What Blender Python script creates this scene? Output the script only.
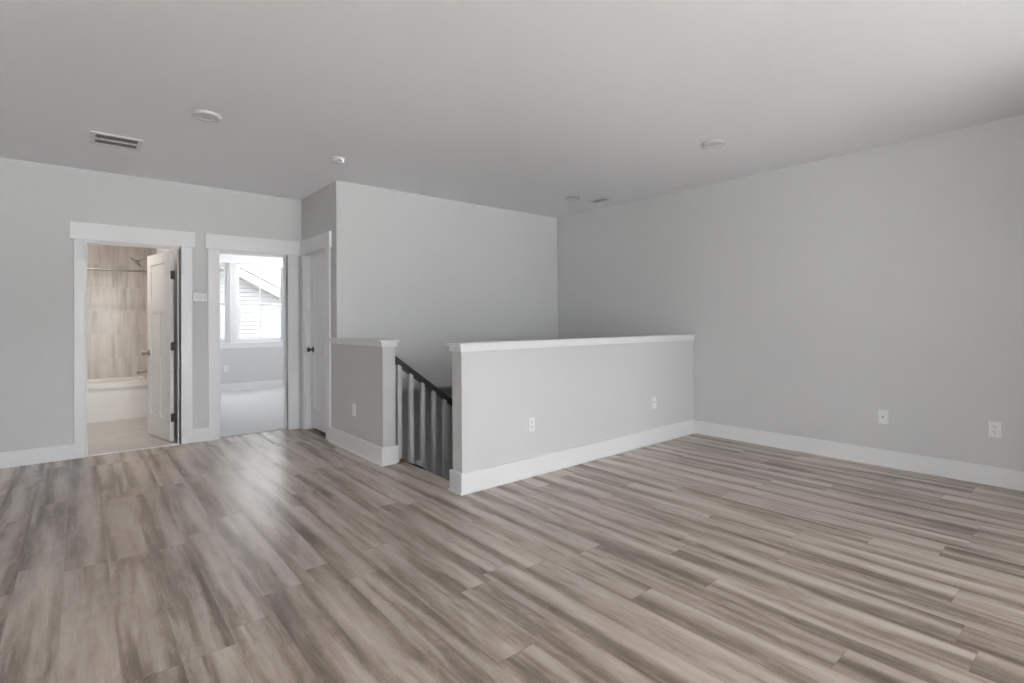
import bpy, bmesh, math, random
from mathutils import Matrix, Vector

for o in list(bpy.data.objects):
    bpy.data.objects.remove(o)
S = bpy.context.scene
COL = S.collection
H = 2.74                     # ceiling height
WL = 6.381                   # y of the left wall (two door openings)
WF = 5.276                   # y of the wall behind the stairwell
WR = 5.266                   # x of the right wall
XC = 2.044                   # x of the closet wall / short half wall
RX = -2.0                    # x of the unseen left side of the room
RY = -3.4                    # y of the window wall behind the camera

# ------------------------------------------------------------------ camera
F_PX, CY, YAW, ROLL, PITCH = 516.8033, 317.2003, 0.87435, -0.00723, -0.008
fh = Vector((math.cos(YAW), math.sin(YAW), 0))
R0 = Vector((math.sin(YAW), -math.cos(YAW), 0))
FW = fh * math.cos(PITCH) + Vector((0, 0, -math.sin(PITCH)))
U0 = fh * math.sin(PITCH) + Vector((0, 0, math.cos(PITCH)))
c_, s_ = math.cos(ROLL), math.sin(ROLL)
RT = R0 * c_ + U0 * s_
UP = -R0 * s_ + U0 * c_
cam_d = bpy.data.cameras.new('camera')
cam = bpy.data.objects.new('camera', cam_d)
COL.objects.link(cam)
M = Matrix.Identity(4)
for i in range(3):
    M[i][0], M[i][1], M[i][2] = RT[i], UP[i], -FW[i]
M[0][3], M[1][3], M[2][3] = 0, 0, 1.26
cam.matrix_world = M
cam_d.sensor_width = 36
cam_d.lens = F_PX / 1024 * 36
cam_d.shift_y = -(341.5 - CY) / 1024
cam_d.clip_start = 0.05
S.camera = cam

# ------------------------------------------------------------------ sky: bright haze on the sunny side (-y), dimmer on the other
SKY_SUN, SKY_SHADE = 11.0, 3.8
w = bpy.data.worlds.new('sky')
S.world = w
w.use_nodes = True
nt = w.node_tree
nt.nodes.clear()
out = nt.nodes.new('ShaderNodeOutputWorld')
bg = nt.nodes.new('ShaderNodeBackground')
tc = nt.nodes.new('ShaderNodeTexCoord')
sep = nt.nodes.new('ShaderNodeSeparateXYZ')
mr = nt.nodes.new('ShaderNodeMapRange')
mr.interpolation_type = 'SMOOTHSTEP'
nt.links.new(tc.outputs['Generated'], sep.inputs[0])
nt.links.new(sep.outputs['Y'], mr.inputs['Value'])
mr.inputs['From Min'].default_value = -0.45
mr.inputs['From Max'].default_value = -0.05
mr.inputs['To Min'].default_value = 1.0
mr.inputs['To Max'].default_value = 0.0
mz = nt.nodes.new('ShaderNodeMapRange')       # the haze is brightest low in the sky
mz.interpolation_type = 'SMOOTHSTEP'
nt.links.new(sep.outputs['Z'], mz.inputs['Value'])
mz.inputs['From Min'].default_value = 0.15
mz.inputs['From Max'].default_value = 0.42
mz.inputs['To Min'].default_value = 1.0
mz.inputs['To Max'].default_value = 0.0
mm_ = nt.nodes.new('ShaderNodeMath')
mm_.operation = 'MULTIPLY'
nt.links.new(mr.outputs[0], mm_.inputs[0])
nt.links.new(mz.outputs[0], mm_.inputs[1])
ms = nt.nodes.new('ShaderNodeMath')
ms.operation = 'MULTIPLY_ADD'
nt.links.new(mm_.outputs[0], ms.inputs[0])
ms.inputs[1].default_value = SKY_SUN - SKY_SHADE
ms.inputs[2].default_value = SKY_SHADE
bg.inputs['Color'].default_value = (0.97, 0.985, 1.0, 1)
nt.links.new(ms.outputs[0], bg.inputs['Strength'])
nt.links.new(bg.outputs[0], out.inputs['Surface'])

sun_d = bpy.data.lights.new('sun', 'SUN')
sun_d.energy = 135.0
sun_d.angle = math.radians(1.0)
sun_d.color = (1.0, 0.985, 0.97)
sun = bpy.data.objects.new('sun', sun_d)
COL.objects.link(sun)
sun.location = (-10, 0, 12)
sun.rotation_euler = (0, math.radians(-6), 0)      # almost overhead, so no direct sun reaches the rooms

S.cycles.max_bounces = 16
S.cycles.diffuse_bounces = 12
S.cycles.glossy_bounces = 4
S.cycles.transparent_max_bounces = 12
S.cycles.sample_clamp_indirect = 0
S.view_settings.view_transform = 'Standard'
S.view_settings.look = 'None'
S.view_settings.gamma = 1
S.view_settings.use_curve_mapping = False
S.view_settings.exposure = 0.16


def portal(name, cx, cy, cz, sx, sz, facing):
    d = bpy.data.lights.new(name, 'AREA')
    d.shape = 'RECTANGLE'
    d.size, d.size_y = sx, sz
    d.cycles.is_portal = True
    o = bpy.data.objects.new(name, d)
    COL.objects.link(o)
    o.location = (cx, cy, cz)
    o.rotation_euler = (math.radians(90 if facing > 0 else -90), 0, 0)   # +1 looks to +y
    return o


REAR = [(-1.80, -0.50), (-0.30, 1.00), (1.20, 2.50), (2.65, 3.95)]     # the window wall's four windows
RZ0, RZ1 = 0.30, 2.55
for a, b in REAR:
    portal('sky_portal', (a + b) / 2, RY - 0.20, (RZ0 + RZ1) / 2, b - a, RZ1 - RZ0, 1)
BW0, BW1 = 0.90, 2.36      # bedroom window z range
portal('sky_portal', 1.675, 10.86, 1.63, 0.88, 1.5, -1)
portal('sky_portal', 2.66, 10.86, 1.63, 0.88, 1.5, -1)
pt = portal('sky_portal', 5.0, 8.4, 1.55, 1.6, 1.5, 1)  # added side opening, out of view, that brightens the bedroom
pt.rotation_euler = (math.radians(90), 0, math.radians(90))

# ------------------------------------------------------------------ helpers


def tag(o, label=None, cat=None, group=None, kind=None):
    if label: o['label'] = label
    if cat: o['category'] = cat
    if group: o['group'] = group
    if kind: o['kind'] = kind
    return o


def box(bm, x0, x1, y0, y1, z0, z1, mat=0):
    vs = [bm.verts.new((x, y, z)) for x in (x0, x1) for y in (y0, y1) for z in (z0, z1)]
    for f in ((0, 1, 3, 2), (4, 6, 7, 5), (0, 4, 5, 1), (2, 3, 7, 6), (0, 2, 6, 4), (1, 5, 7, 3)):
        fc = bm.faces.new([vs[i] for i in f])
        fc.material_index = mat


def prism(bm, poly, lo, hi, axis='y'):
    """poly: 2-D points; extruded along axis."""
    def P(a, b, t):
        return {'y': (a, t, b), 'x': (t, a, b), 'z': (a, b, t)}[axis]
    A = [bm.verts.new(P(a, b, lo)) for a, b in poly]
    B = [bm.verts.new(P(a, b, hi)) for a, b in poly]
    n = len(poly)
    bm.faces.new(A[::-1])
    bm.faces.new(B)
    for i in range(n):
        bm.faces.new((A[i], A[(i + 1) % n], B[(i + 1) % n], B[i]))


def lathe(bm, prof, n=32, axis='z', origin=(0, 0, 0)):
    rings = []
    for r, h in prof:
        ring = []
        for i in range(n):
            a = 2 * math.pi * i / n
            p = {'z': (r * math.cos(a), r * math.sin(a), h),
                 'y': (r * math.cos(a), h, r * math.sin(a)),
                 'x': (h, r * math.cos(a), r * math.sin(a))}[axis]
            ring.append(bm.verts.new([origin[k] + p[k] for k in range(3)]))
        rings.append(ring)
    for a, b in zip(rings, rings[1:]):
        for i in range(n):
            bm.faces.new((a[i], a[(i + 1) % n], b[(i + 1) % n], b[i]))
    bm.faces.new(rings[0][::-1])
    bm.faces.new(rings[-1])


def tube(bm, pts, r, n=12):
    rings = []
    pts = [Vector(p) for p in pts]
    for k, p in enumerate(pts):
        t = (pts[min(k + 1, len(pts) - 1)] - pts[max(k - 1, 0)]).normalized()
        a = t.orthogonal().normalized() if k == 0 else (prev - t * prev.dot(t)).normalized()
        prev = a
        b = t.cross(a)
        rr = r[k] if isinstance(r, (list, tuple)) else r
        rings.append([bm.verts.new(p + (a * math.cos(q) + b * math.sin(q)) * rr) for q in [2 * math.pi * i / n for i in range(n)]])
    for a, b in zip(rings, rings[1:]):
        for i in range(n):
            bm.faces.new((a[i], a[(i + 1) % n], b[(i + 1) % n], b[i]))
    bm.faces.new(rings[0][::-1])
    bm.faces.new(rings[-1])


def obj(name, bm, m, parent=None, bevel=0, smooth=False, loc=None):
    bmesh.ops.recalc_face_normals(bm, faces=bm.faces)
    me = bpy.data.meshes.new(name)
    bm.to_mesh(me)
    bm.free()
    for mm in (m if isinstance(m, (list, tuple)) else [m]):
        me.materials.append(mm)
    if smooth:
        for p in me.polygons:
            p.use_smooth = True
        if hasattr(me, 'set_sharp_from_angle'):
            me.set_sharp_from_angle(angle=math.radians(35))
    o = bpy.data.objects.new(name, me)
    COL.objects.link(o)
    if parent: o.parent = parent
    if loc: o.location = loc
    if bevel:
        b = o.modifiers.new('bevel', 'BEVEL')
        b.width = bevel
        b.segments = 2
        b.limit_method = 'ANGLE'
    return o


def boxes(name, lst, m, parent=None, bevel=0):
    bm = bmesh.new()
    for b in lst:
        box(bm, *b)
    return obj(name, bm, m, parent, bevel)


def struct(name, lst, m, label, cat, bevel=0):
    return tag(boxes(name, lst, m, None, bevel), label, cat, None, 'structure')


def empty(name, loc=(0, 0, 0)):
    o = bpy.data.objects.new(name, None)
    o.empty_display_size = 0.1
    COL.objects.link(o)
    o.location = loc
    return o

# ------------------------------------------------------------------ materials


def mat(name, col, rough=0.5, spec=0.5, metal=0.0, bump=0.0, bscale=200.0, var=0.0):
    m = bpy.data.materials.new(name)
    m.use_nodes = True
    t = m.node_tree
    b = t.nodes['Principled BSDF']
    b.inputs['Base Color'].default_value = (*col, 1)
    b.inputs['Roughness'].default_value = rough
    b.inputs['Specular IOR Level'].default_value = spec
    b.inputs['Metallic'].default_value = metal
    tc = t.nodes.new('ShaderNodeTexCoord')
    nz = t.nodes.new('ShaderNodeTexNoise')
    nz.inputs['Scale'].default_value = bscale
    nz.inputs['Detail'].default_value = 3
    t.links.new(tc.outputs['Object'], nz.inputs['Vector'])
    if bump:
        bp = t.nodes.new('ShaderNodeBump')
        bp.inputs['Strength'].default_value = bump
        bp.inputs['Distance'].default_value = 0.001
        t.links.new(nz.outputs['Fac'], bp.inputs['Height'])
        t.links.new(bp.outputs[0], b.inputs['Normal'])
    if var:
        mx = t.nodes.new('ShaderNodeMix')
        mx.data_type = 'RGBA'
        mx.inputs[6].default_value = (*[c * (1 - var) for c in col], 1)
        mx.inputs[7].default_value = (*[min(1, c * (1 + var)) for c in col], 1)
        t.links.new(nz.outputs['Fac'], mx.inputs[0])
        t.links.new(mx.outputs[2], b.inputs['Base Color'])
    return m


WALL = mat('wall_paint', (0.60, 0.605, 0.61), 0.55, 0.35, bump=0.05, bscale=350)
CEIL = mat('ceiling_paint', (0.89, 0.905, 0.935), 0.8, 0.2, bump=0.05, bscale=300)
TRIM = mat('trim_paint', (0.76, 0.765, 0.775), 0.32, 0.5)
PLASTIC = mat('white_plastic', (0.78, 0.78, 0.78), 0.35)
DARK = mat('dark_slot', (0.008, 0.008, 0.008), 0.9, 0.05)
FIXTURE = mat('fixture_paint', (0.60, 0.60, 0.60), 0.6, 0.3)
SHADOWED = mat('duct_grey', (0.10, 0.10, 0.10), 0.7)
RAIL = mat('espresso_wood', (0.065, 0.062, 0.060), 0.30, 0.5, var=0.2, bscale=60)
NICKEL = mat('brushed_nickel', (0.36, 0.34, 0.32), 0.32, 0.5, metal=1.0)
CHROME = mat('chrome', (0.6, 0.6, 0.6), 0.15, 0.5, metal=1.0)
HINGE = mat('dark_bronze', (0.10, 0.095, 0.09), 0.35, 0.5, metal=0.9)
TUB = mat('tub_acrylic', (0.80, 0.79, 0.77), 0.15, 0.5)
CARPET = mat('pale_carpet', (0.72, 0.715, 0.72), 0.95, 0.1, bump=0.8, bscale=450, var=0.08)
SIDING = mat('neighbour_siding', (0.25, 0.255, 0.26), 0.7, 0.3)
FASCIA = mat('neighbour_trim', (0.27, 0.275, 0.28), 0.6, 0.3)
SHINGLE = mat('roof_shingle', (0.10, 0.105, 0.11), 0.9, 0.2, var=0.3, bscale=30)
REDWOOD = mat('raw_redwood', (0.20, 0.125, 0.095), 0.7, 0.2, var=0.25, bscale=80)
STAIRDK = mat('darkened_stairs', (0.07, 0.065, 0.06), 0.95, 0.1, bump=0.6, bscale=400)  # colour darkened to cut bounce and deepen the stairwell shade
VINYL = mat('window_vinyl', (0.80, 0.81, 0.82), 0.35)
GROUND = mat('ground', (0.60, 0.60, 0.60), 0.9, 0.1, var=0.3, bscale=2)

GLASS = bpy.data.materials.new('window_glass')
GLASS.use_nodes = True
t = GLASS.node_tree
t.nodes.clear()
o_ = t.nodes.new('ShaderNodeOutputMaterial')
tr = t.nodes.new('ShaderNodeBsdfTransparent')
gl = t.nodes.new('ShaderNodeBsdfGlossy')
gl.inputs['Roughness'].default_value = 0.02
mx = t.nodes.new('ShaderNodeMixShader')
mx.inputs[0].default_value = 0.05
tr.inputs[0].default_value = (0.97, 0.98, 0.98, 1)
t.links.new(tr.outputs[0], mx.inputs[1])
t.links.new(gl.outputs[0], mx.inputs[2])
t.links.new(mx.outputs[0], o_.inputs['Surface'])


class NT:
    def __init__(s, m):
        s.t = m.node_tree
        s.bsdf = s.t.nodes['Principled BSDF']
    def n(s, typ, **k):
        nd = s.t.nodes.new(typ)
        for a, b in k.items(): setattr(nd, a, b)
        return nd
    def link(s, a, b): s.t.links.new(a, b)
    def math(s, op, a, b=None, c=None):
        nd = s.n('ShaderNodeMath', operation=op)
        for i, v in enumerate((a, b, c)):
            if v is None: continue
            if isinstance(v, (int, float)): nd.inputs[i].default_value = v
            else: s.link(v, nd.inputs[i])
        return nd.outputs[0]
    def comb(s, x, y, z):
        nd = s.n('ShaderNodeCombineXYZ')
        for i, v in enumerate((x, y, z)):
            if isinstance(v, (int, float)): nd.inputs[i].default_value = v
            else: s.link(v, nd.inputs[i])
        return nd.outputs[0]
    def noise(s, vec, scale=1, detail=2, rough=0.5, dist=0.0):
        nd = s.n('ShaderNodeTexNoise')
        s.link(vec, nd.inputs['Vector'])
        nd.inputs['Scale'].default_value = scale
        nd.inputs['Detail'].default_value = detail
        nd.inputs['Roughness'].default_value = rough
        nd.inputs['Distortion'].default_value = dist
        return nd.outputs['Fac']
    def white(s, vec):
        nd = s.n('ShaderNodeTexWhiteNoise', noise_dimensions='3D')
        s.link(vec, nd.inputs['Vector'])
        return nd.outputs['Value']
    def ramp(s, fac, stops):
        nd = s.n('ShaderNodeValToRGB')
        cr = nd.color_ramp
        while len(cr.elements) < len(stops): cr.elements.new(0.5)
        for e, (p, c) in zip(cr.elements, stops):
            e.position = p
            e.color = (*c, 1) if len(c) == 3 else c
        s.link(fac, nd.inputs[0])
        return nd.outputs[0]
    def mixc(s, f, a, b, blend='MIX'):
        nd = s.n('ShaderNodeMix', data_type='RGBA', blend_type=blend)
        for i, v in ((0, f), (6, a), (7, b)):
            if isinstance(v, (int, float)): nd.inputs[i].default_value = v
            elif isinstance(v, tuple): nd.inputs[i].default_value = (*v, 1)
            else: s.link(v, nd.inputs[i])
        return nd.outputs[2]


def plank_floor():
    PW, PL = 0.178, 1.22
    m = mat('plank_floor', (0.3, 0.25, 0.2), 0.33, 0.7)
    N = NT(m)
    tc = N.n('ShaderNodeTexCoord')
    sp = N.n('ShaderNodeSeparateXYZ')
    N.link(tc.outputs['Object'], sp.inputs[0])
    x, y = sp.outputs[0], sp.outputs[1]
    u = N.math('DIVIDE', N.math('ADD', x, 20.0), PW)
    i = N.math('FLOOR', u)
    fu = N.math('FRACT', u)
    off = N.white(N.comb(i, 3.3, 1.7))
    v = N.math('ADD', N.math('DIVIDE', N.math('ADD', y, 20.0), PL), off)
    j = N.math('FLOOR', v)
    fv = N.math('FRACT', v)
    rid = N.white(N.comb(i, j, 5.1))
    rid2 = N.white(N.comb(i, j, 9.4))
    seed = N.math('MULTIPLY', rid, 50.0)
    # broad dark / light bands running along the plank
    band = N.noise(N.comb(N.math('MULTIPLY', x, 13), N.math('MULTIPLY', y, 0.8), seed), 1.0, 2, 0.45, 0.35)
    # blotches
    blot = N.noise(N.comb(N.math('MULTIPLY', x, 23), N.math('MULTIPLY', y, 4.0), N.math('ADD', seed, 7.0)), 1.0, 5, 0.65, 0.9)
    # fine grain
    fine = N.noise(N.comb(N.math('MULTIPLY', x, 90), N.math('MULTIPLY', y, 3.0), seed), 1.0, 4, 0.65)
    # short cross saw marks
    saw = N.noise(N.comb(N.math('MULTIPLY', x, 25), N.math('MULTIPLY', y, 95), seed), 1.0, 2, 0.5)
    f = N.math('ADD', N.math('MULTIPLY', N.math('SUBTRACT', band, 0.5), 1.75),
               N.math('MULTIPLY', N.math('SUBTRACT', blot, 0.5), 0.85))
    f = N.math('ADD', f, N.math('MULTIPLY', N.math('SUBTRACT', fine, 0.5), 0.30))
    f = N.math('ADD', f, N.math('MULTIPLY', N.math('SUBTRACT', saw, 0.5), 0.12))
    f = N.math('ADD', f, N.math('MULTIPLY', N.math('SUBTRACT', rid2, 0.5), 0.10))
    ph = N.math('ADD', N.math('MULTIPLY', fu, 6.2832), N.math('MULTIPLY', N.noise(N.comb(N.math('MULTIPLY', x, 1.5), N.math('MULTIPLY', y, 0.7), seed), 1.0, 1), 4.5))
    f = N.math('ADD', f, N.math('MULTIPLY', N.math('COSINE', ph), 0.15))
    f = N.math('ADD', f, 0.54)
    col = N.ramp(f, [(0.02, (0.145, 0.109, 0.085)), (0.35, (0.275, 0.218, 0.179)),
                     (0.62, (0.440, 0.365, 0.311)), (0.95, (0.560, 0.477, 0.414))])
    # knots: dark, small, sparse
    kn = N.n('ShaderNodeTexVoronoi')
    N.link(N.comb(N.math('MULTIPLY', x, 4.2), N.math('MULTIPLY', y, 1.1), seed), kn.inputs['Vector'])
    kn.inputs['Scale'].default_value = 1.0
    km = N.n('ShaderNodeMapRange')
    N.link(kn.outputs['Distance'], km.inputs['Value'])
    km.inputs['From Min'].default_value = 0.03
    km.inputs['From Max'].default_value = 0.13
    km.inputs['To Min'].default_value = 0.6
    km.inputs['To Max'].default_value = 0.0
    col = N.mixc(N.math('MULTIPLY', km.outputs[0], blot), col, (0.09, 0.068, 0.055))
    # joints
    eu = N.math('MINIMUM', fu, N.math('SUBTRACT', 1.0, fu))
    ev = N.math('MINIMUM', fv, N.math('SUBTRACT', 1.0, fv))
    ju = N.math('LESS_THAN', eu, 0.0055)
    jv = N.math('LESS_THAN', ev, 0.0012)
    jn = N.math('MAXIMUM', N.math('MULTIPLY', ju, 0.18), N.math('MULTIPLY', jv, 0.32))
    col = N.mixc(jn, col, (0.10, 0.08, 0.068))
    N.link(col, N.bsdf.inputs['Base Color'])
    bp = N.n('ShaderNodeBump')
    bp.inputs['Strength'].default_value = 0.02
    bp.inputs['Distance'].default_value = 0.0012
    N.link(N.math('SUBTRACT', N.math('MULTIPLY', fine, 0.5), jn), bp.inputs['Height'])
    N.link(bp.outputs[0], N.bsdf.inputs['Normal'])
    rr = N.n('ShaderNodeMapRange')
    N.link(fine, rr.inputs['Value'])
    rr.inputs['To Min'].default_value = 0.26
    rr.inputs['To Max'].default_value = 0.28
    N.link(rr.outputs[0], N.bsdf.inputs['Roughness'])
    return m


def tile_mat(name, a0, a1, tw, th, light, dark, grout, vertical, rough=0.2, streak=0.7, a0off=0.0, a1off=0.0):
    """a0: axis index across a tile row, a1: axis index that stacks the rows."""
    m = mat(name, light, rough)
    N = NT(m)
    tc = N.n('ShaderNodeTexCoord')
    sp = N.n('ShaderNodeSeparateXYZ')
    N.link(tc.outputs['Object'], sp.inputs[0])
    p, q = sp.outputs[a0], sp.outputs[a1]
    r = N.math('DIVIDE', N.math('ADD', q, 20.0 * th + a1off), th)
    ri = N.math('FLOOR', r)
    rf = N.math('FRACT', r)
    half = N.math('MULTIPLY', N.math('MODULO', ri, 2.0), 0.5)
    c = N.math('ADD', N.math('DIVIDE', N.math('ADD', p, 30.0 * tw + a0off), tw), half)
    ci = N.math('FLOOR', c)
    cf = N.math('FRACT', c)
    seed = N.math('MULTIPLY', N.white(N.comb(ri, ci, 2.0)), 40.0)
    if vertical:
        vec = N.comb(N.math('MULTIPLY', p, 16), N.math('MULTIPLY', q, 1.3), seed)
        vec2 = N.comb(N.math('MULTIPLY', p, 60), N.math('MULTIPLY', q, 3.0), seed)
    else:
        vec = N.comb(N.math('MULTIPLY', p, 1.3), N.math('MULTIPLY', q, 16), seed)
        vec2 = N.comb(N.math('MULTIPLY', p, 3.0), N.math('MULTIPLY', q, 60), seed)
    f = N.math('ADD', N.math('MULTIPLY', N.noise(vec, 1, 3, 0.5, 0.5), streak), N.math('MULTIPLY', N.noise(vec2, 1, 3, 0.6), 1 - streak))
    col = N.ramp(f, [(0.30, dark), (0.46, tuple((a + 2 * b) / 3 for a, b in zip(dark, light))), (0.62, light)])
    e0 = N.math('MULTIPLY', N.math('MINIMUM', cf, N.math('SUBTRACT', 1.0, cf)), tw)
    e1 = N.math('MULTIPLY', N.math('MINIMUM', rf, N.math('SUBTRACT', 1.0, rf)), th)
    g = N.math('LESS_THAN', N.math('MINIMUM', e0, e1), 0.0018)
    col = N.mixc(N.math('MULTIPLY', g, 0.8), col, grout)
    N.link(col, N.bsdf.inputs['Base Color'])
    return m


FLOOR = plank_floor()
TILEB = tile_mat('bath_wall_tile', 0, 2, 0.31, 0.33, (0.70, 0.66, 0.62), (0.44, 0.39, 0.35), (0.74, 0.70, 0.66), True, a1off=-0.125, a0off=-0.12)
TILES = tile_mat('bath_side_tile', 1, 2, 0.31, 0.33, (0.70, 0.66, 0.62), (0.44, 0.39, 0.35), (0.74, 0.70, 0.66), True, a1off=-0.125)
TILEF = tile_mat('bath_floor_tile', 0, 1, 0.61, 0.305, (0.56, 0.54, 0.51), (0.40, 0.38, 0.355), (0.40, 0.38, 0.35), False, 0.3)

# ------------------------------------------------------------------ the room shell
T = 0.12
OB = (0.034, 0.800)          # bathroom opening x
OD = (1.160, 1.870)          # bedroom opening x
OC = (5.560, 6.262)          # closet opening y
DH = 2.062                   # opening height
YB = 10.62                   # bedroom window wall
XBL, XBR = -0.72, 0.80       # bathroom side walls
YT = 8.50                    # tub front
YBW = 9.26                   # bathroom back wall

struct('floor', [(RX, WR, RY, 3.25, -0.25, 0.0), (RX, 2.235, 3.25, WF, -0.25, 0.0), (RX, XC + T, WF, WL + 0.06, -0.25, 0.0),
                 (OB[0], OB[1], WL + 0.06, WL + T, -0.25, -0.001)], FLOOR,
       'taupe wood plank floor with long dark and light grain bands', 'floor')
VX0, VX1, VY0, VY1 = 0.094, 0.364, 5.105, 5.375          # duct hole
struct('ceiling', [(RX, VX0, RY - 0.15, YB + 0.2, H, H + 0.12), (VX1, WR + T, RY - 0.15, YB + 0.2, H, H + 0.12), (VX0, VX1, RY - 0.15, VY0, H, H + 0.12), (VX0, VX1, VY1, YB + 0.2, H, H + 0.12)], CEIL, 'flat pale grey painted ceiling over the whole room', 'ceiling')

struct('wall_left', [(RX, OB[0], WL, WL + T, 0, H), (OB[1], OD[0], WL, WL + T, 0, H), (OD[1], XC + T, WL, WL + T, 0, H),
                     (OB[0], OB[1], WL, WL + T, DH, H), (OD[0], OD[1], WL, WL + T, DH, H)], WALL,
       'light grey wall with the bathroom and bedroom doorways', 'wall')
struct('wall_closet', [(XC, XC + T, OC[1], WL, 0, H), (XC, XC + T, WF + T, OC[0], 0, H), (XC, XC + T, OC[0], OC[1], DH, H),
                       (XC, XC + T, WF, WF + T, 0, H)], WALL, 'narrow grey wall around the closed closet door', 'wall')
struct('wall_stair_back', [(XC + T, 2.62, WF, WF + T, -3.1, H), (2.62, WR, WF, WF + T, 0.49, H), (XC, XC + T, WF, WF + T, -3.1, 0)], WALL, 'tall grey wall behind the stairwell', 'wall')
struct('wall_stair_recess', [(2.60, WR, 6.25, 6.30, -3.1, 0.58), (2.52, 2.62, WF + T, 6.30, -3.1, 0.58), (2.62, WR, WF + T, 6.25, 0.49, 0.58)], WALL, 'dim grey walls of the low recess beyond the stairwell', 'wall')
struct('wall_right', [(WR, WR + T, RY - 0.15, 6.35, -3.1, H)], WALL, 'long grey wall on the right with two wall plates', 'wall')
struct('wall_west', [(RX - T, RX, RY - 0.15, WL + T, 0, H)], WALL, 'grey side wall behind the left of the picture', 'wall')
rw = [(RX, REAR[0][0], RY - 0.15, RY, 0, H), (REAR[-1][1], WR, RY - 0.15, RY, 0, H)]
for (a, b), (c, d) in zip(REAR, REAR[1:]):
    rw.append((b, c, RY - 0.15, RY, 0, H))
for a, b in REAR:
    rw += [(a, b, RY - 0.15, RY, 0, RZ0), (a, b, RY - 0.15, RY, RZ1, H)]
struct('wall_rear', rw, WALL, 'grey wall with four windows behind the camera', 'wall')

struct('wall_rear_shade', [(4.05, WR, RY, -0.45, 0, H)], WALL, 'added unseen grey wall box behind the camera that shades the right wall', 'wall')  # invented block that shades the near right wall and ceiling

# stairwell shaft
struct('wall_shaft', [(2.235, WR, 3.15, 3.25, -3.1, -0.25), (2.04, 2.16, 3.25, WF, -3.1, -0.25)], WALL, 'grey walls of the stairwell under the floor', 'wall')
struct('floor_lower', [(2.0, WR + T, 3.1, 6.35, -3.2, -3.1)], STAIRDK, 'dark floor of the storey below the stairs', 'floor')

# half walls
YH = 3.143                   # face of the long half wall
struct('wall_half_long', [(2.143, WR, YH, YH + 0.125, 0, 1.04)], WALL, 'long pale grey half wall in front of the stairwell', 'half wall')
struct('wall_half_short', [(XC, 2.165, 4.225, WF, 0, 1.045)], WALL, 'short grey half wall beside the closet door', 'half wall')

# caps: board over a cove strip
def cap(name, x0, x1, y0, y1, zb, zt, ends, label):
    """ends = overhang directions (xm, xp, ym, yp)"""
    bm = bmesh.new()
    xm, xp, ym, yp = ends
    o1, o2 = 0.016, 0.032
    box(bm, x0 - xm * o1, x1 + xp * o1, y0 - ym * o1, y1 + yp * o1, zb - 0.002, zt - 0.020)
    box(bm, x0 - xm * o2, x1 + xp * o2, y0 - ym * o2, y1 + yp * o2, zt - 0.020, zt)
    if name == 'trim_2':                # the overhang runs on along the closet wall to the casing
        box(bm, x0 - o1, x0, y1, 5.42, zb - 0.002, zt - 0.020)
        box(bm, x0 - o2, x0, y1, 5.408, zt - 0.020, zt)
    return tag(obj(name, bm, TRIM, None, 0.003), label, 'trim', None, 'structure')


cap('trim_1', 2.143, WR, YH, YH + 0.125, 1.04, 1.100, (1, 0, 1, 1), 'white cap board along the top of the long half wall')
cap('trim_2', XC, 2.165, 4.225, WF, 1.045, 1.101, (1, 1, 1, 0), 'white cap board on the short half wall')

# ------------------------------------------------------------------ baseboards
BH, BT = 0.142, 0.018


def base(name, lst, label):
    bm = bmesh.new()
    for (x0, x1, y0, y1) in lst:
        box(bm, x0, x1, y0, y1, 0.0, BH)
    return tag(obj(name, bm, TRIM, None, 0.0025), label, 'baseboard', None, 'structure')


def shoe(bm, x0, x1, y0, y1):
    box(bm, x0, x1, y0, y1, 0.0, 0.016)


CW = 0.100                   # casing width
base('baseboard_left', [(RX, -0.043, WL - BT, WL), (OB[1] + 0.012 + CW, OD[0] - CW, WL - BT, WL)], 'white baseboard along the wall with the two doorways')
base('baseboard_right', [(WR - BT, WR, -0.45, YH)], 'white baseboard along the right wall')
bm = bmesh.new()
box(bm, 2.125, WR - BT, YH - BT, YH, 0, 0.152)
box(bm, 2.125, 2.143, YH, YH + 0.143, 0, 0.152)
box(bm, 2.114, 2.125, YH - BT - 0.010, YH + 0.143, 0, 0.016)
box(bm, 2.125, WR - BT, YH - BT - 0.010, YH - BT, 0, 0.016)
tag(obj('baseboard_half_long', bm, TRIM, None, 0.0025), 'white baseboard wrapping the long half wall', 'baseboard', None, 'structure')
bm = bmesh.new()
box(bm, 2.025, XC, 4.207, OC[0] - CW - 0.022, 0, 0.158)
box(bm, XC, 2.185, 4.207, 4.225, 0, 0.158)
box(bm, 2.013, 2.025, 4.197, OC[0] - CW - 0.022, 0, 0.017)
box(bm, 2.025, 2.185, 4.197, 4.207, 0, 0.017)
tag(obj('baseboard_half_short', bm, TRIM, None, 0.0025), 'white baseboard wrapping the short half wall', 'baseboard', None, 'structure')
base('baseboard_rear', [(RX, 4.05, RY, RY + BT)], 'white baseboard under the windows behind the camera')
base('baseboard_west', [(RX, RX + BT, RY + BT, WL - BT)], 'white baseboard along the side wall left of the picture')

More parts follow.
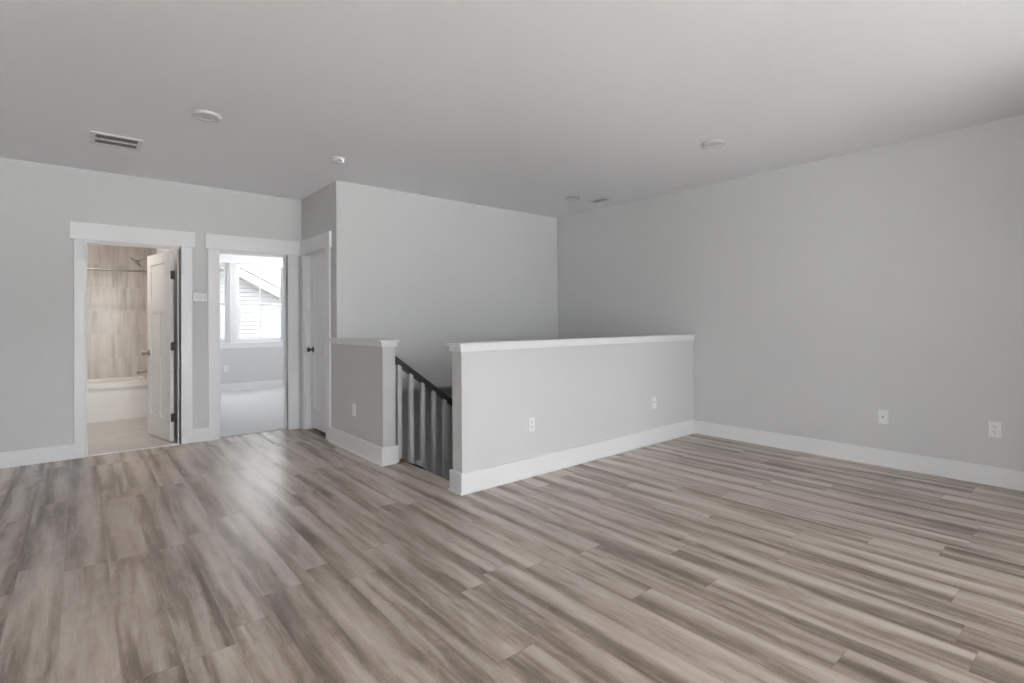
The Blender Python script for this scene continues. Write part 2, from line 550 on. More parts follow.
# ------------------------------------------------------------------ door casings and jambs
HZ0, HZ1 = 2.085, 2.228
def casing_y(name, o, zface, label, x_r=None, x_l=None):
    """casing on a wall of constant y (face WL, facing -y)"""
    bm = bmesh.new()
    y1 = WL
    l = x_l if x_l is not None else o[0] - CW
    r = x_r if x_r is not None else o[1] + CW
    box(bm, l, o[0], y1 - 0.018, y1, 0, HZ0)
    box(bm, o[1], r, y1 - 0.018, y1, 0, HZ0)
    hr = min(r + 0.028, XC - 0.0005)
    box(bm, l - 0.028, hr, y1 - 0.026, y1, HZ0 - 0.020, HZ1)
    # jambs and stops
    for xa, xb, xs in ((o[0], o[0] + 0.012, o[0] + 0.024), (o[1] - 0.012, o[1], o[1] - 0.024)):
        box(bm, xa, xb, y1, y1 + T, 0, DH)
    box(bm, o[0] + 0.012, o[1] - 0.012, y1, y1 + T, DH - 0.012, DH)
    box(bm, o[0] + 0.012, o[0] + 0.022, y1 + 0.035, y1 + 0.075, 0, DH - 0.012)
    box(bm, o[1] - 0.022, o[1] - 0.012, y1 + 0.035, y1 + 0.075, 0, DH - 0.012)
    box(bm, o[0] + 0.022, o[1] - 0.022, y1 + 0.035, y1 + 0.075, DH - 0.022, DH - 0.012)
    return tag(obj(name, bm, TRIM, None, 0.0015), label, 'door trim', None, 'structure')


casing_y('trim_3', (OB[0] - 0.0, OB[1] + 0.012), 0, 'white craftsman casing around the bathroom doorway', x_l=-0.043)
casing_y('trim_4', (OD[0], OD[1] + 0.01), 0, 'white craftsman casing around the bedroom doorway', x_r=2.0)
bm = bmesh.new()
x0 = XC
ro = 0.105
box(bm, x0 - 0.018, x0, OC[0] - ro - 0.015, OC[0], 0, HZ0)
box(bm, x0 - 0.018, x0, OC[1], WL - 0.0265, 0, HZ0)
box(bm, x0 - 0.026, x0, OC[0] - ro - 0.045, WL - 0.0265, HZ0 - 0.02, HZ1)
box(bm, x0, x0 + T, OC[0], OC[0] + 0.014, 0, DH)
box(bm, x0, x0 + T, OC[1] - 0.014, OC[1], 0, DH)
box(bm, x0, x0 + T, OC[0] + 0.014, OC[1] - 0.014, DH - 0.014, DH)
box(bm, x0 + 0.04, x0 + 0.052, OC[0] + 0.014, OC[0] + 0.024, 0, DH - 0.014)
tag(obj('trim_5', bm, TRIM, None, 0.0015), 'white craftsman casing around the closed closet door', 'door trim', None, 'structure')

# thresholds
struct('trim_6', [(OB[0] + 0.012, OB[1], WL - 0.004, WL + 0.020, 0.0, 0.008)], TRIM, 'thin white threshold strip at the bathroom doorway', 'threshold', 0.001)
struct('trim_7', [(OD[0] + 0.012, OD[1], WL + 0.060, WL + 0.085, 0.0, 0.006)], NICKEL, 'thin metal threshold strip where carpet starts', 'threshold', 0.001)

# ------------------------------------------------------------------ doors
def door_mesh(name, wd, ht, th, zb, tag_label, mats=TRIM):
    """slab in local coords: x 0..wd (hinge at 0), y 0..th, z zb..zb+ht; one wide panel over two tall ones"""
    st, tr_, mr_, br, mid = 0.115, 0.115, 0.115, 0.235, 0.10
    zt = zb + ht
    pz1 = zt - tr_
    pz0 = pz1 - 0.42
    lz1 = pz0 - mr_
    lz0 = zb + br
    bm = bmesh.new()
    box(bm, 0, st, 0, th, zb, zt)
    box(bm, wd - st, wd, 0, th, zb, zt)
    box(bm, st, wd - st, 0, th, pz1, zt)
    box(bm, st, wd - st, 0, th, lz1, pz0)
    box(bm, st, wd - st, 0, th, zb, lz0)
    box(bm, wd / 2 - mid / 2, wd / 2 + mid / 2, 0, th, lz0, lz1)
    d = 0.009
    box(bm, st, wd - st, d, th - d, pz0, pz1)
    box(bm, st, wd / 2 - mid / 2, d, th - d, lz0, lz1)
    box(bm, wd / 2 + mid / 2, wd - st, d, th - d, lz0, lz1)
    o = obj(name, bm, mats, None, 0)
    return tag(o, tag_label, 'door', None, 'structure')


def knob(parent, x, z, y, sgn):
    bm = bmesh.new()
    prof = [(0.033, 0), (0.033, 0.005), (0.028, 0.009), (0.012, 0.011), (0.011, 0.032), (0.020, 0.038), (0.027, 0.048), (0.0275, 0.058), (0.022, 0.067), (0.010, 0.071)]
    lathe(bm, [(r, sgn * h) for r, h in prof], 24, 'y')
    o = obj('door_knob', bm, NICKEL, parent, 0, True, (x, y, z))
    o['label'] = 'round satin metal knob'
    return o


d1 = door_mesh('door_1', 0.715, 2.025, 0.035, 0.012, 'white panelled bathroom door standing open into the bathroom')
d1.location = (0.768, 6.545, 0)
d1.rotation_euler = (0, 0, math.atan2(0.70, -0.139))
knob(d1, 0.655, 0.93, 0.035, 1)
knob(d1, 0.655, 0.93, 0.0, -1)
for z in (0.26, 1.02, 1.78):
    bm = bmesh.new()
    box(bm, -0.0035, 0.0, 0.002, 0.030, z - 0.045, z + 0.045)
    tube(bm, [(-0.006, -0.005, z - 0.05), (-0.006, -0.005, z + 0.05)], 0.0065, 10)
    o = obj('hinge', bm, HINGE, d1)
    o['label'] = 'dark metal hinge'

# closet door, closed, flush with the far side of its jamb, opening into the closet
d2 = door_mesh('door_2', OC[1] - OC[0] - 0.034, 2.015, 0.035, 0.030, 'closed white closet door with a dark round knob')
d2.location = (XC + 0.095, OC[0] + 0.017, 0)
d2.rotation_euler = (0, 0, math.radians(90))
k = knob(d2, OC[1] - OC[0] - 0.034 - 0.085, 0.945, 0.035, 1)
k.data.materials[0] = HINGE
k['label'] = 'dark bronze round knob'

# bedroom doorway hinges left on the jamb (its door is folded back out of view)
bh = []
for z in (0.26, 1.02, 1.78):
    bm = bmesh.new()
    box(bm, OD[0] + 0.012, OD[0] + 0.0155, WL + 0.080, WL + T - 0.002, z - 0.045, z + 0.045)
    tube(bm, [(OD[0] + 0.018, WL + T + 0.002, z - 0.05), (OD[0] + 0.018, WL + T + 0.002, z + 0.05)], 0.0065, 10)
    bh.append(bm)
d3 = door_mesh('door_3', 0.70, 2.025, 0.035, 0.012, 'white bedroom door folded back inside the bedroom')
d3.location = (OD[0] + 0.005, WL + T + 0.035, 0)
d3.rotation_euler = (0, 0, math.radians(97))
knob(d3, 0.64, 0.93, 0.0, -1)
inv = (Matrix.Translation(d3.location) @ Matrix.Rotation(math.radians(97), 4, 'Z')).inverted()
for bm in bh:
    bm.transform(inv)
    o = obj('hinge', bm, HINGE, d3)
    o['label'] = 'dark metal hinge'

# strike plate on the bathroom's left jamb
bm = bmesh.new()
box(bm, OB[0] + 0.012, OB[0] + 0.0145, WL + 0.085, WL + 0.115, 0.90, 0.965)
tag(obj('strike_plate', bm, CHROME), 'small bright metal strike plate on the left jamb of the bathroom doorway', 'strike plate')

# ------------------------------------------------------------------ bathroom
struct('floor_bathroom', [(XBL, OB[0] - 0.02, WL + T, YT + 0.1, -0.2, 0.0), (OB[0] - 0.02, OB[1] + 0.02, WL + 0.02, YT + 0.1, -0.2, 0.0005), (OB[1] + 0.02, XBR, WL + T, YT + 0.1, -0.2, 0.0)],
       TILEF, 'pale streaked floor tiles of the bathroom', 'floor')
struct('wall_bathroom_back', [(XBL - 0.1, XBR + 0.1, YBW, YBW + 0.1, 0, H)], TILEB, 'vertically veined beige tiles behind the bathtub', 'wall')
struct('wall_bathroom_sides', [(XBL - 0.1, XBL, WL + T, YBW, 0, H), (XBR + 0.010, XBR + 0.08, WL + T, YBW, 0, H)], WALL, 'grey painted side walls of the bathroom', 'wall')
struct('wall_bathroom_tile', [(XBR, XBR + 0.010, YT - 0.03, YBW, 0.45, H), (XBL, XBL + 0.010, YT - 0.03, YBW, 0.45, H)], TILES, 'veined beige tiles on the ends of the bathtub alcove', 'wall')

tb = empty('bathtub', ((XBL + XBR) / 2, (YT + YBW) / 2, 0))
tag(tb, 'white alcove bathtub with a plain flat apron, seen through the left doorway', 'bathtub')
def at(parent, bm):
    bmesh.ops.translate(bm, verts=bm.verts, vec=-Vector(parent.location))
    return bm
tz = 0.506
bm = bmesh.new()
a, b, c, d = XBL + 0.012, XBR - 0.012, YT, YBW - 0.002
iv = [(a, b, c, d, tz - 0.075), (a, b, c, d, tz), (a + 0.09, b - 0.10, c + 0.07, d - 0.06, tz), (a + 0.12, b - 0.12, c + 0.09, d - 0.08, tz - 0.03), (a + 0.25, b - 0.17, c + 0.14, d - 0.13, 0.12)]
prev = None
for (x0_, x1_, y0_, y1_, z_) in iv:
    ring = [bm.verts.new(p) for p in ((x0_, y0_, z_), (x1_, y0_, z_), (x1_, y1_, z_), (x0_, y1_, z_))]
    if prev:
        for i in range(4):
            bm.faces.new((prev[i], prev[(i + 1) % 4], ring[(i + 1) % 4], ring[i]))
    prev = ring
bm.faces.new(prev)
obj('basin', at(tb, bm), TUB, tb, 0.012, True)
bm = bmesh.new()
box(bm, a, b, c + 0.018, c + 0.045, 0.0, tz - 0.070)
obj('apron', at(tb, bm), TUB, tb, 0.004)
bm = bmesh.new()
lathe(bm, [(0.028, 0), (0.028, 0.006), (0.012, 0.010)], 20, 'x', (0.62, 8.9, 0.36))
obj('overflow_plate', at(tb, bm), CHROME, tb, 0, True)

# shower rod
sr = empty('shower_curtain_rod', (0, YT + 0.05, 1.972))
tag(sr, 'slim metal shower curtain rod spanning above the bathtub', 'rod')
bm = bmesh.new()
tube(bm, [(XBL + 0.010, 0, 0), (XBR, 0, 0)], 0.0125, 14)
obj('rod', bm, NICKEL, sr, 0, True)
for xx, sg in ((XBR, -1), (XBL + 0.010, 1)):
    bm = bmesh.new()
    lathe(bm, [(0.032, 0), (0.032, sg * 0.006), (0.018, sg * 0.022)], 20, 'x', (xx, 0, 0))
    obj('flange', bm, NICKEL, sr, 0, True)

# shower head, valve and spout on the plumbing wall (x = XBR)
YP = 8.88
sh = empty('shower_fixture', (XBR, YP, 2.185))
tag(sh, 'round metal shower head on a bent arm, high on the bathroom tile', 'shower head')
bm = bmesh.new()
tube(bm, [(0, 0, 0.0), (-0.03, 0, 0.008), (-0.07, 0, 0.006), (-0.12, 0, -0.018), (-0.175, 0, -0.045)], 0.0095, 12)
obj('shower_arm', bm, CHROME, sh, 0, True)
bm = bmesh.new()
lathe(bm, [(0.030, 0), (0.028, -0.006), (0.012, -0.012)], 20, 'x')
obj('flange', bm, CHROME, sh, 0, True)
bm = bmesh.new()
lathe(bm, [(0.012, 0.035), (0.020, 0.022), (0.055, 0.010), (0.09, 0.0), (0.09, -0.010), (0.085, -0.012)], 32, 'z')
hd = obj('spray_head', bm, NICKEL, sh, 0, True, (-0.195, 0, -0.060))
hd.rotation_euler = (0, math.radians(46), 0)

vl = empty('shower_valve', (XBR, YP, 0.86))
tag(vl, 'metal shower valve with a lever handle above the tub spout', 'faucet')
bm = bmesh.new()
lathe(bm, [(0.075, 0), (0.075, -0.004), (0.060, -0.012), (0.022, -0.016), (0.020, -0.055), (0.016, -0.060)], 32, 'x')
obj('escutcheon', bm, NICKEL, vl, 0, True)
bm = bmesh.new()
tube(bm, [(-0.050, 0, 0), (-0.066, -0.01, -0.03), (-0.072, -0.02, -0.075)], [0.010, 0.009, 0.007], 10)
obj('lever', bm, NICKEL, vl, 0, True)
spt = empty('tub_spout', (XBR, YP, 0.605))
tag(spt, 'metal tub spout just above the bathtub rim', 'faucet')
bm = bmesh.new()
tube(bm, [(0, 0, 0.0), (-0.05, 0, 0.002), (-0.15, 0, -0.002), (-0.175, 0, -0.014), (-0.182, 0, -0.038)], [0.024, 0.022, 0.020, 0.019, 0.016], 14)
obj('spout', bm, NICKEL, spt, 0, True)

# bathroom ceiling lamp (switched on, warm)
bl = empty('ceiling_light', (0.0, 7.5, H))
tag(bl, 'round lit lamp on the bathroom ceiling', 'ceiling light')
bm = bmesh.new()
lathe(bm, [(0.15, 0), (0.15, -0.02), (0.14, -0.025)], 32, 'z')
obj('lamp_rim', bm, PLASTIC, bl, 0, True)
LAMP = bpy.data.materials.new('lit_diffuser')
LAMP.use_nodes = True
b_ = LAMP.node_tree.nodes['Principled BSDF']
b_.inputs['Emission Color'].default_value = (1.0, 0.90, 0.80, 1)
b_.inputs['Emission Strength'].default_value = 2.5
bm = bmesh.new()
lathe(bm, [(0.138, -0.022), (0.12, -0.05), (0.06, -0.065)], 32, 'z')
obj('diffuser', bm, LAMP, bl, 0, True)
ld = bpy.data.lights.new('bathroom_lamp', 'AREA')
ld.shape = 'DISK'
ld.size = 0.26
ld.energy = 18
ld.color = (1.0, 0.90, 0.80)
lo = bpy.data.objects.new('bathroom_lamp', ld)
COL.objects.link(lo)
lo.location = (0.0, 7.5, H - 0.075)

# ------------------------------------------------------------------ bedroom
struct('floor_bedroom', [(OD[0], OD[1], WL + 0.06, WL + T, -0.2, 0.004), (0.93, 4.8, WL + T, YB, -0.2, 0.010)], CARPET, 'pale grey carpet of the bedroom', 'floor')
WZ0, WZ1 = 0.90, 2.37
WIN = [(1.235, 2.115), (2.225, 3.095)]
struct('wall_bedroom_window', [(0.91, WIN[0][0], YB, YB + 0.15, 0, H), (WIN[0][1], WIN[1][0], YB, YB + 0.15, 0, H), (WIN[1][1], 4.8, YB, YB + 0.15, 0, H),
                        (WIN[0][0], WIN[0][1], YB, YB + 0.15, 0, WZ0), (WIN[1][0], WIN[1][1], YB, YB + 0.15, 0, WZ0),
                        (WIN[0][0], WIN[0][1], YB, YB + 0.15, WZ1, H), (WIN[1][0], WIN[1][1], YB, YB + 0.15, WZ1, H)], WALL, 'grey bedroom wall with two windows', 'wall')
struct('wall_bedroom_sides', [(0.91, 0.93, WL + T, YB, 0, H), (4.8, 4.9, WL, 7.6, 0, H), (4.8, 4.9, 9.2, YB + 0.15, 0, H), (4.8, 4.9, 7.6, 9.2, 0, 0.8), (4.8, 4.9, 7.6, 9.2, 2.3, H)], WALL, 'grey side walls of the bedroom with an added unseen opening for light', 'wall')
struct('wall_bedroom_front', [(XC + T, 4.8, WL, WL + T, 0, H), (XC + T, 2.50, WF + T, WF + T + 0.01, 0, H), (2.50, 2.515, WF + T, WL, 0, H)], WALL, 'grey walls around the closet beside the bedroom', 'wall')
struct('floor_closet', [(XC + T, 2.50, WF + T + 0.01, WL, -0.2, 0.0)], FLOOR, 'plank floor inside the closet', 'floor')
struct('baseboard_bedroom', [(0.93, 4.8, YB - BT, YB, 0.01, 0.155)], TRIM, 'white baseboard under the bedroom windows', 'baseboard', 0.002)
# window surround: flat boards and a sill
struct('trim_8', [(WIN[0][0] - 0.09, WIN[1][1] + 0.09, YB - 0.018, YB, WZ1, WZ1 + 0.15), (WIN[0][1], WIN[1][0], YB - 0.018, YB, WZ0, WZ1),
                  (WIN[0][0] - 0.09, WIN[0][0], YB - 0.018, YB, WZ0, WZ1), (WIN[1][1], WIN[1][1] + 0.09, YB - 0.018, YB, WZ0, WZ1),
                  (WIN[0][0] - 0.11, WIN[1][1] + 0.11, YB - 0.045, YB, WZ0 - 0.025, WZ0), (WIN[0][0] - 0.09, WIN[1][1] + 0.09, YB - 0.018, YB, WZ0 - 0.10, WZ0 - 0.025)],
       TRIM, 'white boards and sill around the two bedroom windows', 'window trim', 0.002)


def window(name, x0, x1, y0, yin, z0, z1, label, sgn=1):
    """double-hung window; yin is the room-side face of the frame, the outside lies toward sgn*y"""
    def B(bm, a, b, c, d, e, f):
        lo_, hi_ = sorted((yin + sgn * c, yin + sgn * d))
        box(bm, a, b, lo_, hi_, e, f)
    bm = bmesh.new()
    fw = 0.030
    for q in ((x0, x0 + fw, z0, z1), (x1 - fw, x1, z0, z1), (x0 + fw, x1 - fw, z1 - fw, z1), (x0 + fw, x1 - fw, z0, z0 + fw)):
        B(bm, q[0], q[1], 0.0, 0.08, q[2], q[3])
    fr = obj(name, bm, VINYL, None, 0.002)
    tag(fr, label, 'window', None, 'structure')
    zm = (z0 + z1) / 2 - 0.02
    sw = 0.038
    for nm, za, zb, ya in (('upper_sash', zm - 0.018, z1 - fw, 0.045), ('lower_sash', z0 + fw, zm + 0.018, 0.015)):
        bm = bmesh.new()
        xa, xb = x0 + fw, x1 - fw
        for q in ((xa, xa + sw, za, zb), (xb - sw, xb, za, zb), (xa + sw, xb - sw, zb - 0.034, zb), (xa + sw, xb - sw, za, za + 0.040)):
            B(bm, q[0], q[1], ya, ya + 0.028, q[2], q[3])
        xm = (xa + xb) / 2
        B(bm, xm - 0.009, xm + 0.009, ya + 0.006, ya + 0.020, za + 0.040, zb - 0.034)
        s = obj(nm, bm, VINYL, fr, 0.0015)
        bm = bmesh.new()
        B(bm, xa + sw, xb - sw, ya + 0.011, ya + 0.015, za + 0.040, zb - 0.034)
        obj('pane', bm, GLASS, s)
    return fr


window('window_1', WIN[0][0], WIN[0][1], 0, YB + 0.055, WZ0, WZ1, 'left double-hung bedroom window, only its right edge in view')
window('window_2', WIN[1][0], WIN[1][1], 0, YB + 0.055, WZ0, WZ1, 'right double-hung bedroom window with the neighbouring house behind')
for n_, (a, b) in enumerate(REAR):
    window('window_%d' % (n_ + 3), a, b, 0, RY - 0.05, RZ0, RZ1, ('first', 'second', 'third', 'fourth')[n_] + ' window from the left in the wall behind the camera', -1)

# ------------------------------------------------------------------ neighbouring house
def poly_house():
    root = empty('neighbour_house', (3.0, 16.5, -3.0))
    tag(root, 'white lap-sided house with a sloping roof edge outside the bedroom window', 'house')
    # roof edge line: z = 2.40 - 0.507*(x-3.077) at y 14.5 (underside of the rake)
    sl = 0.52
    def zr(x): return 2.40 - sl * (x - 3.077)
    x0_, x1_, xr = -4.5, 7.4, -1.0      # wall left, wall right, ridge x
    lap = 0.105
    bm = bmesh.new()
    z = -3.0
    while z < zr(xr):
        z2 = z + lap
        # clip the course by the two roof slopes
        def xmax(zz): return min(x1_, 3.077 + (2.40 - zz) / sl)
        def xmin(zz): return max(x0_, 2 * xr - xmax(zz))
        b1, b2 = xmax(z), xmax(z2)
        a1, a2 = xmin(z), xmin(z2)
        if b2 > a2:
            zg = z + 0.013                      # open gap under each board
            v = [bm.verts.new(p) for p in ((a1, 14.475, zg), (b1, 14.475, zg), (b2, 14.49, z2), (a2, 14.49, z2), (a1, 14.52, zg), (b1, 14.52, zg), (a2, 14.52, z2), (b2, 14.52, z2))]
            bm.faces.new(v[0:4])
            bm.faces.new((v[0], v[4], v[5], v[1]))
            bm.faces.new((v[3], v[2], v[7], v[6]))
        z = z2
    back = [(x0_, -3.0), (x1_, -3.0), (x1_, zr(x1_) - 0.02), (xr, zr(xr) - 0.02), (x0_, zr(2 * xr - x0_) - 0.02)]
    prism(bm, back, 14.52, 18.5, 'y')
    bmesh.ops.translate(bm, verts=bm.verts, vec=-Vector(root.location))
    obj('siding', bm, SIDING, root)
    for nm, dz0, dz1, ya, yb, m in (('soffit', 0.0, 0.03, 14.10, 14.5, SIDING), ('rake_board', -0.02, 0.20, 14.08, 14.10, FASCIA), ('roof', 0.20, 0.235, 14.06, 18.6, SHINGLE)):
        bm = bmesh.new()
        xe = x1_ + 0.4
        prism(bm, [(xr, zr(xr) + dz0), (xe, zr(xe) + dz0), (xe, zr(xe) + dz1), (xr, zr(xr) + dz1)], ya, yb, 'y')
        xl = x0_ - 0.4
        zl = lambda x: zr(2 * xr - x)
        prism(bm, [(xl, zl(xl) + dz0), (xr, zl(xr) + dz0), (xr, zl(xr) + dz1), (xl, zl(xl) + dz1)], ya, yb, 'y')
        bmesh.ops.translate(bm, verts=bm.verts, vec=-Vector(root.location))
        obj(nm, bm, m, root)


poly_house()
DECK = mat('dark_deck', (0.09, 0.088, 0.085), 0.8, 0.2, var=0.15, bscale=8)
struct('floor_added_terrace', [(-9, 12, RY - 4.0, RY - 0.16, -0.35, -0.15)], DECK, 'added unseen dark terrace that cuts ground light on the near ceiling', 'terrace')  # invented and unseen; dark so less light bounces to the near ceiling
bm = bmesh.new()
prism(bm, [(RY - 0.3, H + 0.12), (YB + 0.35, H + 0.12), (4.6, 6.6)], RX - 0.45, WR + 0.45, 'x')
tag(obj('roof', bm, SHINGLE), 'shingled roof over the house, added to keep sky light off the neighbouring siding', 'roof', None, 'structure')  # added out of view to block sky light from the siding
DIM_GROUND = mat('dull_ground', (0.085, 0.085, 0.08), 0.95, 0.1, var=0.4, bscale=6)
struct('dim_ground', [(-30, 30, 2.0, 40, -3.4, -3.2), (-90, 90, -140, -38, -3.4, -3.2)], DIM_GROUND, 'added dark ground between and beyond the houses, dimming walls and siding', 'dim_ground')  # unseen ground made dark to dim the far walls and siding
struct('ground', [(-90, 90, -38, 2.0, -3.4, -3.2)], GROUND, 'ground outside the house', 'ground')  # unseen ground kept pale to bounce sun up to the ceiling

# ------------------------------------------------------------------ stairs and railing
SL = 0.775
st = empty('staircase', (2.24, 3.8, 0))
tag(st, 'stair flight going down behind the long half wall', 'stairs')
bm = bmesh.new()
n_steps, run, rise = 8, 0.255, 0.1975
poly = [(0.0, -0.26)]
for k_ in range(n_steps):
    poly.append((k_ * run, -(k_ + 1) * rise))
    poly.append(((k_ + 1) * run, -(k_ + 1) * rise))
poly += [(n_steps * run, -(n_steps + 1) * rise), (n_steps * run, -(n_steps + 1) * rise - 0.1), (0.0, -0.5)]
poly = poly[1:]
prism(bm, poly, 3.26 - 3.8, 4.22 - 3.8, 'y')
obj('steps', bm, STAIRDK, st)
bm = bmesh.new()
zL = -(n_steps + 1) * rise
box(bm, n_steps * run, WR - 2.24 - 0.004, 3.26 - 3.8, WF - 3.8 - 0.002, zL - 0.2, zL)
obj('landing', bm, STAIRDK, st)

rl = empty('stair_railing', (2.2, 4.275, 0))
tag(rl, 'dark sloping handrail over grey square balusters descending into the stairwell', 'railing')
rz = lambda x: 0.940 - (x - 0.013) * 0.742          # handrail top, x local from 2.2
x_end = 1.90
bm = bmesh.new()
# moulded handrail section swept along the slope (local y, local z under the top line)
sec = [(-0.012, 0.0), (0.012, 0.0), (0.026, -0.006), (0.031, -0.018), (0.029, -0.032), (0.020, -0.040), (0.018, -0.060), (-0.018, -0.060), (-0.020, -0.040), (-0.029, -0.032), (-0.031, -0.018), (-0.026, -0.006)]
A = [bm.verts.new((-0.034, y_, rz(-0.034) + z_)) for y_, z_ in sec]
B_ = [bm.verts.new((x_end, y_, rz(x_end) + z_)) for y_, z_ in sec]
bm.faces.new(A)
bm.faces.new(B_[::-1])
for i in range(len(sec)):
    bm.faces.new((A[i], A[(i + 1) % len(sec)], B_[(i + 1) % len(sec)], B_[i]))
hr_ = obj('handrail', bm, RAIL, rl, 0, True)
hr_['label'] = 'dark espresso handrail'
bx = [0.028 + 0.121 * i for i in range(14)]
# fillet strips between the balusters
ft = []
for i, xb_ in enumerate([-0.05] + bx):
    xa = xb_ + 0.016
    xn = ([-0.05] + bx + [x_end + 0.016])[i + 1] - 0.016
    bm = bmesh.new()
    prism(bm, [(xa, rz(xa) - 0.061), (xn, rz(xn) - 0.061), (xn, rz(xn) - 0.076), (xa, rz(xa) - 0.076)], -0.014, 0.014, 'y')
    if xn > xa + 0.01:
        ft.append(obj('fillet', bm, RAIL, rl))
    else:
        bm.free()
BAL = mat('baluster_paint', (0.60, 0.605, 0.61), 0.35)
b0 = None
for xb_ in bx:
    bm = bmesh.new()
    h2 = 0.018
    zb_ = 0.02 - SL * (xb_ - 0.02)
    prism(bm, [(xb_ - h2, zb_ - 0.012), (xb_ + h2, zb_ - 0.012), (xb_ + h2, rz(xb_ + h2) - 0.061), (xb_ - h2, rz(xb_ - h2) - 0.061)], -h2, h2, 'y')
    obj('baluster', bm, BAL, rl, 0.0015)
bm = bmesh.new()
zs = lambda x: 0.02 - SL * (x - 0.02)
prism(bm, [(0.06, zs(0.06) - 0.012), (x_end + 0.1, zs(x_end + 0.1) - 0.012), (x_end + 0.1, zs(x_end + 0.1) - 0.35), (0.06, -0.36)], -0.022, 0.022, 'y')
obj('stringer', bm, TRIM, rl)
bm = bmesh.new()
box(bm, 0.178, 0.232, -0.05, -0.024, -0.13, -0.022)
o = obj('mounting_block', bm, TRIM, rl, 0.001)
o['label'] = 'small pale block beside the second baluster foot'

# edge of the landing: bowed nosing strip with a black strip put in for the shadow gap and a raw wood end
ns = empty('stair_nosing', (2.235, 3.73, 0))
tag(ns, 'thin wood nosing at the top of the stairs between the two half walls', 'stair nosing')
bm = bmesh.new()
pts = []
for k_ in range(13):
    f_ = k_ / 12
    pts.append((0.006 + 0.006 * math.sin(math.pi * f_), -0.44 + 0.93 * f_))
poly = [(0.0, -0.44)] + pts + [(0.0, 0.49)]
prism(bm, [(a_, b_) for a_, b_ in poly], -0.024, 0.002, 'z')
obj('nosing_board', bm, FLOOR, ns)
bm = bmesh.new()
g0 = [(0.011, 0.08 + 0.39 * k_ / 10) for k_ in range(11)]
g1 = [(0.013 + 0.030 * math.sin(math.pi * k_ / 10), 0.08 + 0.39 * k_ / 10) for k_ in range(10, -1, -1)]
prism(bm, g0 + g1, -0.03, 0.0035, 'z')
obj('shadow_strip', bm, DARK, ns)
bm = bmesh.new()
box(bm, -0.075, -0.020, 0.455, 0.476, 0.0, 0.010)
box(bm, -0.020, 0.020, 0.475, 0.515, 0.0, 0.024)
o = obj('end_block', bm, REDWOOD, ns, 0.001)
o['label'] = 'small raw reddish wood offcut at the corner'

# ------------------------------------------------------------------ wall plates
def plate(name, loc, rotz, kind, label, cat, wd=0.072, ht=0.117):
    """built facing local -y"""
    root = empty(name, loc)
    root.rotation_euler = (0, 0, rotz)
    tag(root, label, cat)
    bm = bmesh.new()
    box(bm, -wd / 2, wd / 2, -0.006, 0, -ht / 2, ht / 2)
    obj('cover_plate', bm, PLASTIC, root, 0.002)
    if kind == 'duplex':
        for z in (0.020, -0.020):
            bm = bmesh.new()
            pr = []
            for i in range(20):
                a_ = 2 * math.pi * i / 20
                pr.append((0.0165 * math.cos(a_), z + max(-0.0135, min(0.0135, 0.0165 * math.sin(a_)))))
            prism(bm, pr, -0.0085, -0.0055, 'y')
            f = obj('receptacle', bm, PLASTIC, root)
            bm = bmesh.new()
            box(bm, -0.0075, -0.0050, -0.0092, -0.0084, z - 0.001, z + 0.008)
            box(bm, 0.0050, 0.0075, -0.0092, -0.0084, z, z + 0.007)
            lathe(bm, [(0.0028, -0.0092), (0.0028, -0.0084)], 10, 'y', (0, 0, z - 0.008))
            obj('slots', bm, DARK, f)
    elif kind == 'coax':
        bm = bmesh.new()
        lathe(bm, [(0.0062, -0.005), (0.0062, -0.009), (0.0045, -0.010), (0.0045, -0.016)], 16, 'y')
        obj('coax_jack', bm, HINGE, root, 0, True)
    elif kind == 'data':
        bm = bmesh.new()
        box(bm, -0.010, 0.010, -0.008, -0.005, -0.004, 0.022)
        f = obj('jack', bm, PLASTIC, root)
        bm = bmesh.new()
        box(bm, -0.006, 0.006, -0.0086, -0.0078, 0.004, 0.015)
        obj('slots', bm, SHADOWED, f)
    else:
        bm = bmesh.new()
        box(bm, -0.0165, 0.0165, -0.0085, -0.0055, -0.033, 0.033)
        obj('rocker', bm, PLASTIC, root, 0.001)
    return root


plate('electrical_outlet', (2.825, YH, 0.419), 0, 'duplex', 'white duplex outlet near the left end of the long half wall', 'outlet')
plate('wall_plate', (4.514, YH, 0.413), 0, 'data', 'faint white wall plate near the right end of the long half wall', 'wall plate')
plate('coax_plate', (WR, 1.362, 0.421), math.radians(-90), 'coax', 'white wall plate with a single small jack on the right wall', 'wall plate')
plate('electrical_outlet', (WR, 0.659, 0.423), math.radians(-90), 'duplex', 'white duplex outlet at the right edge of the right wall', 'outlet')
plate('wall_plate', (XC, 4.845, 0.410), math.radians(-90), 'plain', 'plain white wall plate on the short half wall beside the closet', 'wall plate')
plate('electrical_outlet', (2.05, YB, 0.435), 0, 'duplex', 'small white outlet under the bedroom window, seen through the doorway', 'outlet')

# thermostat
th = empty('thermostat', (0.983, WL, 1.539))
tag(th, 'white thermostat on the wall between the two doorways', 'thermostat')
bm = bmesh.new()
box(bm, -0.064, 0.064, -0.024, 0, -0.045, 0.045)
obj('housing', bm, PLASTIC, th, 0.006)
SCREEN = mat('lcd_grey', (0.52, 0.54, 0.52), 0.2)
bm = bmesh.new()
box(bm, -0.044, 0.022, -0.0255, -0.0235, -0.022, 0.026)
obj('screen', bm, SCREEN, th, 0.0005)
for zz in (0.014, -0.012):
    bm = bmesh.new()
    box(bm, 0.036, 0.052, -0.027, -0.0235, zz - 0.008, zz + 0.008)
    obj('button', bm, SCREEN, th, 0.001)

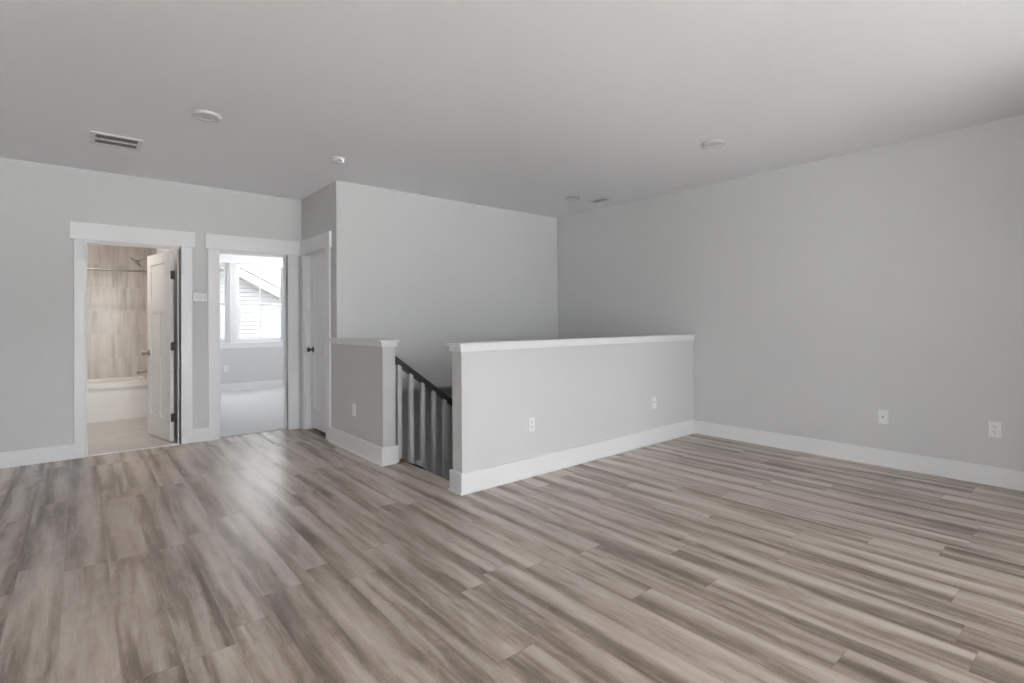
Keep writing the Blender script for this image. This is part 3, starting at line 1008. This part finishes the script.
# ------------------------------------------------------------------ ceiling fixtures
def disc_light(x, y, r, dep, label):
    root = empty('ceiling_light', (x, y, H))
    tag(root, label, 'ceiling light', 'round disc lights on the ceiling')
    bm = bmesh.new()
    prof = [(r, 0), (r, -dep * 0.35), (r * 0.94, -dep * 0.8), (r * 0.88, -dep), (r * 0.74, -dep), (r * 0.70, -dep * 0.7), (r * 0.70, -dep * 0.2)]
    lathe(bm, prof, 48, 'z')
    obj('trim_ring', bm, FIXTURE, root, 0, True)
    bm = bmesh.new()
    lathe(bm, [(r * 0.70, -dep * 0.35), (r * 0.69, -dep * 0.62), (r * 0.5, -dep * 0.72), (0.01, -dep * 0.75)], 48, 'z')
    obj('lens', bm, mat('lens_acrylic', (0.62, 0.62, 0.62), 0.4), root, 0, True)


disc_light(0.690, 4.185, 0.093, 0.020, 'round unlit disc light on the ceiling nearest the air vent')
disc_light(4.070, 2.215, 0.093, 0.020, 'round unlit disc light on the ceiling toward the right wall')
disc_light(4.555, 4.285, 0.088, 0.012, 'round unlit disc light on the ceiling over the stairwell')

sd = empty('smoke_detector', (1.785, 4.560, H))
tag(sd, 'small white round smoke detector on the ceiling before the wall corner', 'smoke detector')
bm = bmesh.new()
lathe(bm, [(0.062, 0), (0.062, -0.010), (0.055, -0.013)], 40, 'z')
obj('base', bm, PLASTIC, sd, 0, True)
bm = bmesh.new()
lathe(bm, [(0.050, -0.012), (0.052, -0.018), (0.052, -0.036), (0.042, -0.046), (0.010, -0.050)], 40, 'z')
obj('cover', bm, PLASTIC, sd, 0, True)
bm = bmesh.new()
box(bm, -0.014, 0.014, -0.0535, -0.0505, -0.034, -0.026)
obj('sensor_slot', bm, SHADOWED, sd)

def vent(x0_, x1_, y0_, y1_, n, label, rows=2):
    cx, cy = (x0_ + x1_) / 2, (y0_ + y1_) / 2
    root = empty('air_vent', (cx, cy, H))
    tag(root, label, 'air vent')
    hx, hy = (x1_ - x0_) / 2, (y1_ - y0_) / 2
    m_ = 0.03
    bm = bmesh.new()
    box(bm, -hx, hx, -hy, -hy + m_, -0.010, 0)
    box(bm, -hx, hx, hy - m_, hy, -0.010, 0)
    box(bm, -hx, -hx + m_, -hy + m_, hy - m_, -0.010, 0)
    box(bm, hx - m_, hx, -hy + m_, hy - m_, -0.010, 0)
    if rows == 2:
        box(bm, -hx + m_, hx - m_, -0.012, 0.012, -0.009, 0)
    obj('frame', bm, PLASTIC, root, 0.001)
    bm = bmesh.new()
    if rows == 2:
        box(bm, -hx + m_ - 0.002, hx - m_ + 0.002, -hy + m_ - 0.002, hy - m_ + 0.002, 0.10, 0.11)
        for sg in (-1, 1):
            box(bm, sg * (hx - m_) - 0.001, sg * (hx - m_) + 0.001, -hy + m_, hy - m_, 0.001, 0.10)
            box(bm, -hx + m_, hx - m_, sg * (hy - m_) - 0.001, sg * (hy - m_) + 0.001, 0.001, 0.10)
    else:
        box(bm, -hx + m_, hx - m_, -hy + m_, hy - m_, -0.0012, -0.0004)  # flat black sheet in place of the shade inside a duct
    obj('duct_dark', bm, DARK, root)
    bm = bmesh.new()
    for i in range(n):
        xx = -hx + m_ + (i + 0.5) * (2 * hx - 2 * m_) / n
        w2 = 0.0026
        for (ya, yb) in (((-hy + m_, -0.012), (0.012, hy - m_)) if rows == 2 else ((-hy + m_, hy - m_),)):
            box(bm, xx - w2, xx + w2, ya, yb, -0.007, -0.0018)
    obj('louver_bank', bm, FIXTURE, root)


vent(0.064, 0.394, 5.075, 5.405, 21, 'square white ceiling vent with two rows of dark slots')
vent(4.80, 4.98, 4.02, 4.30, 4, 'small white ceiling vent close to the right wall', 1)
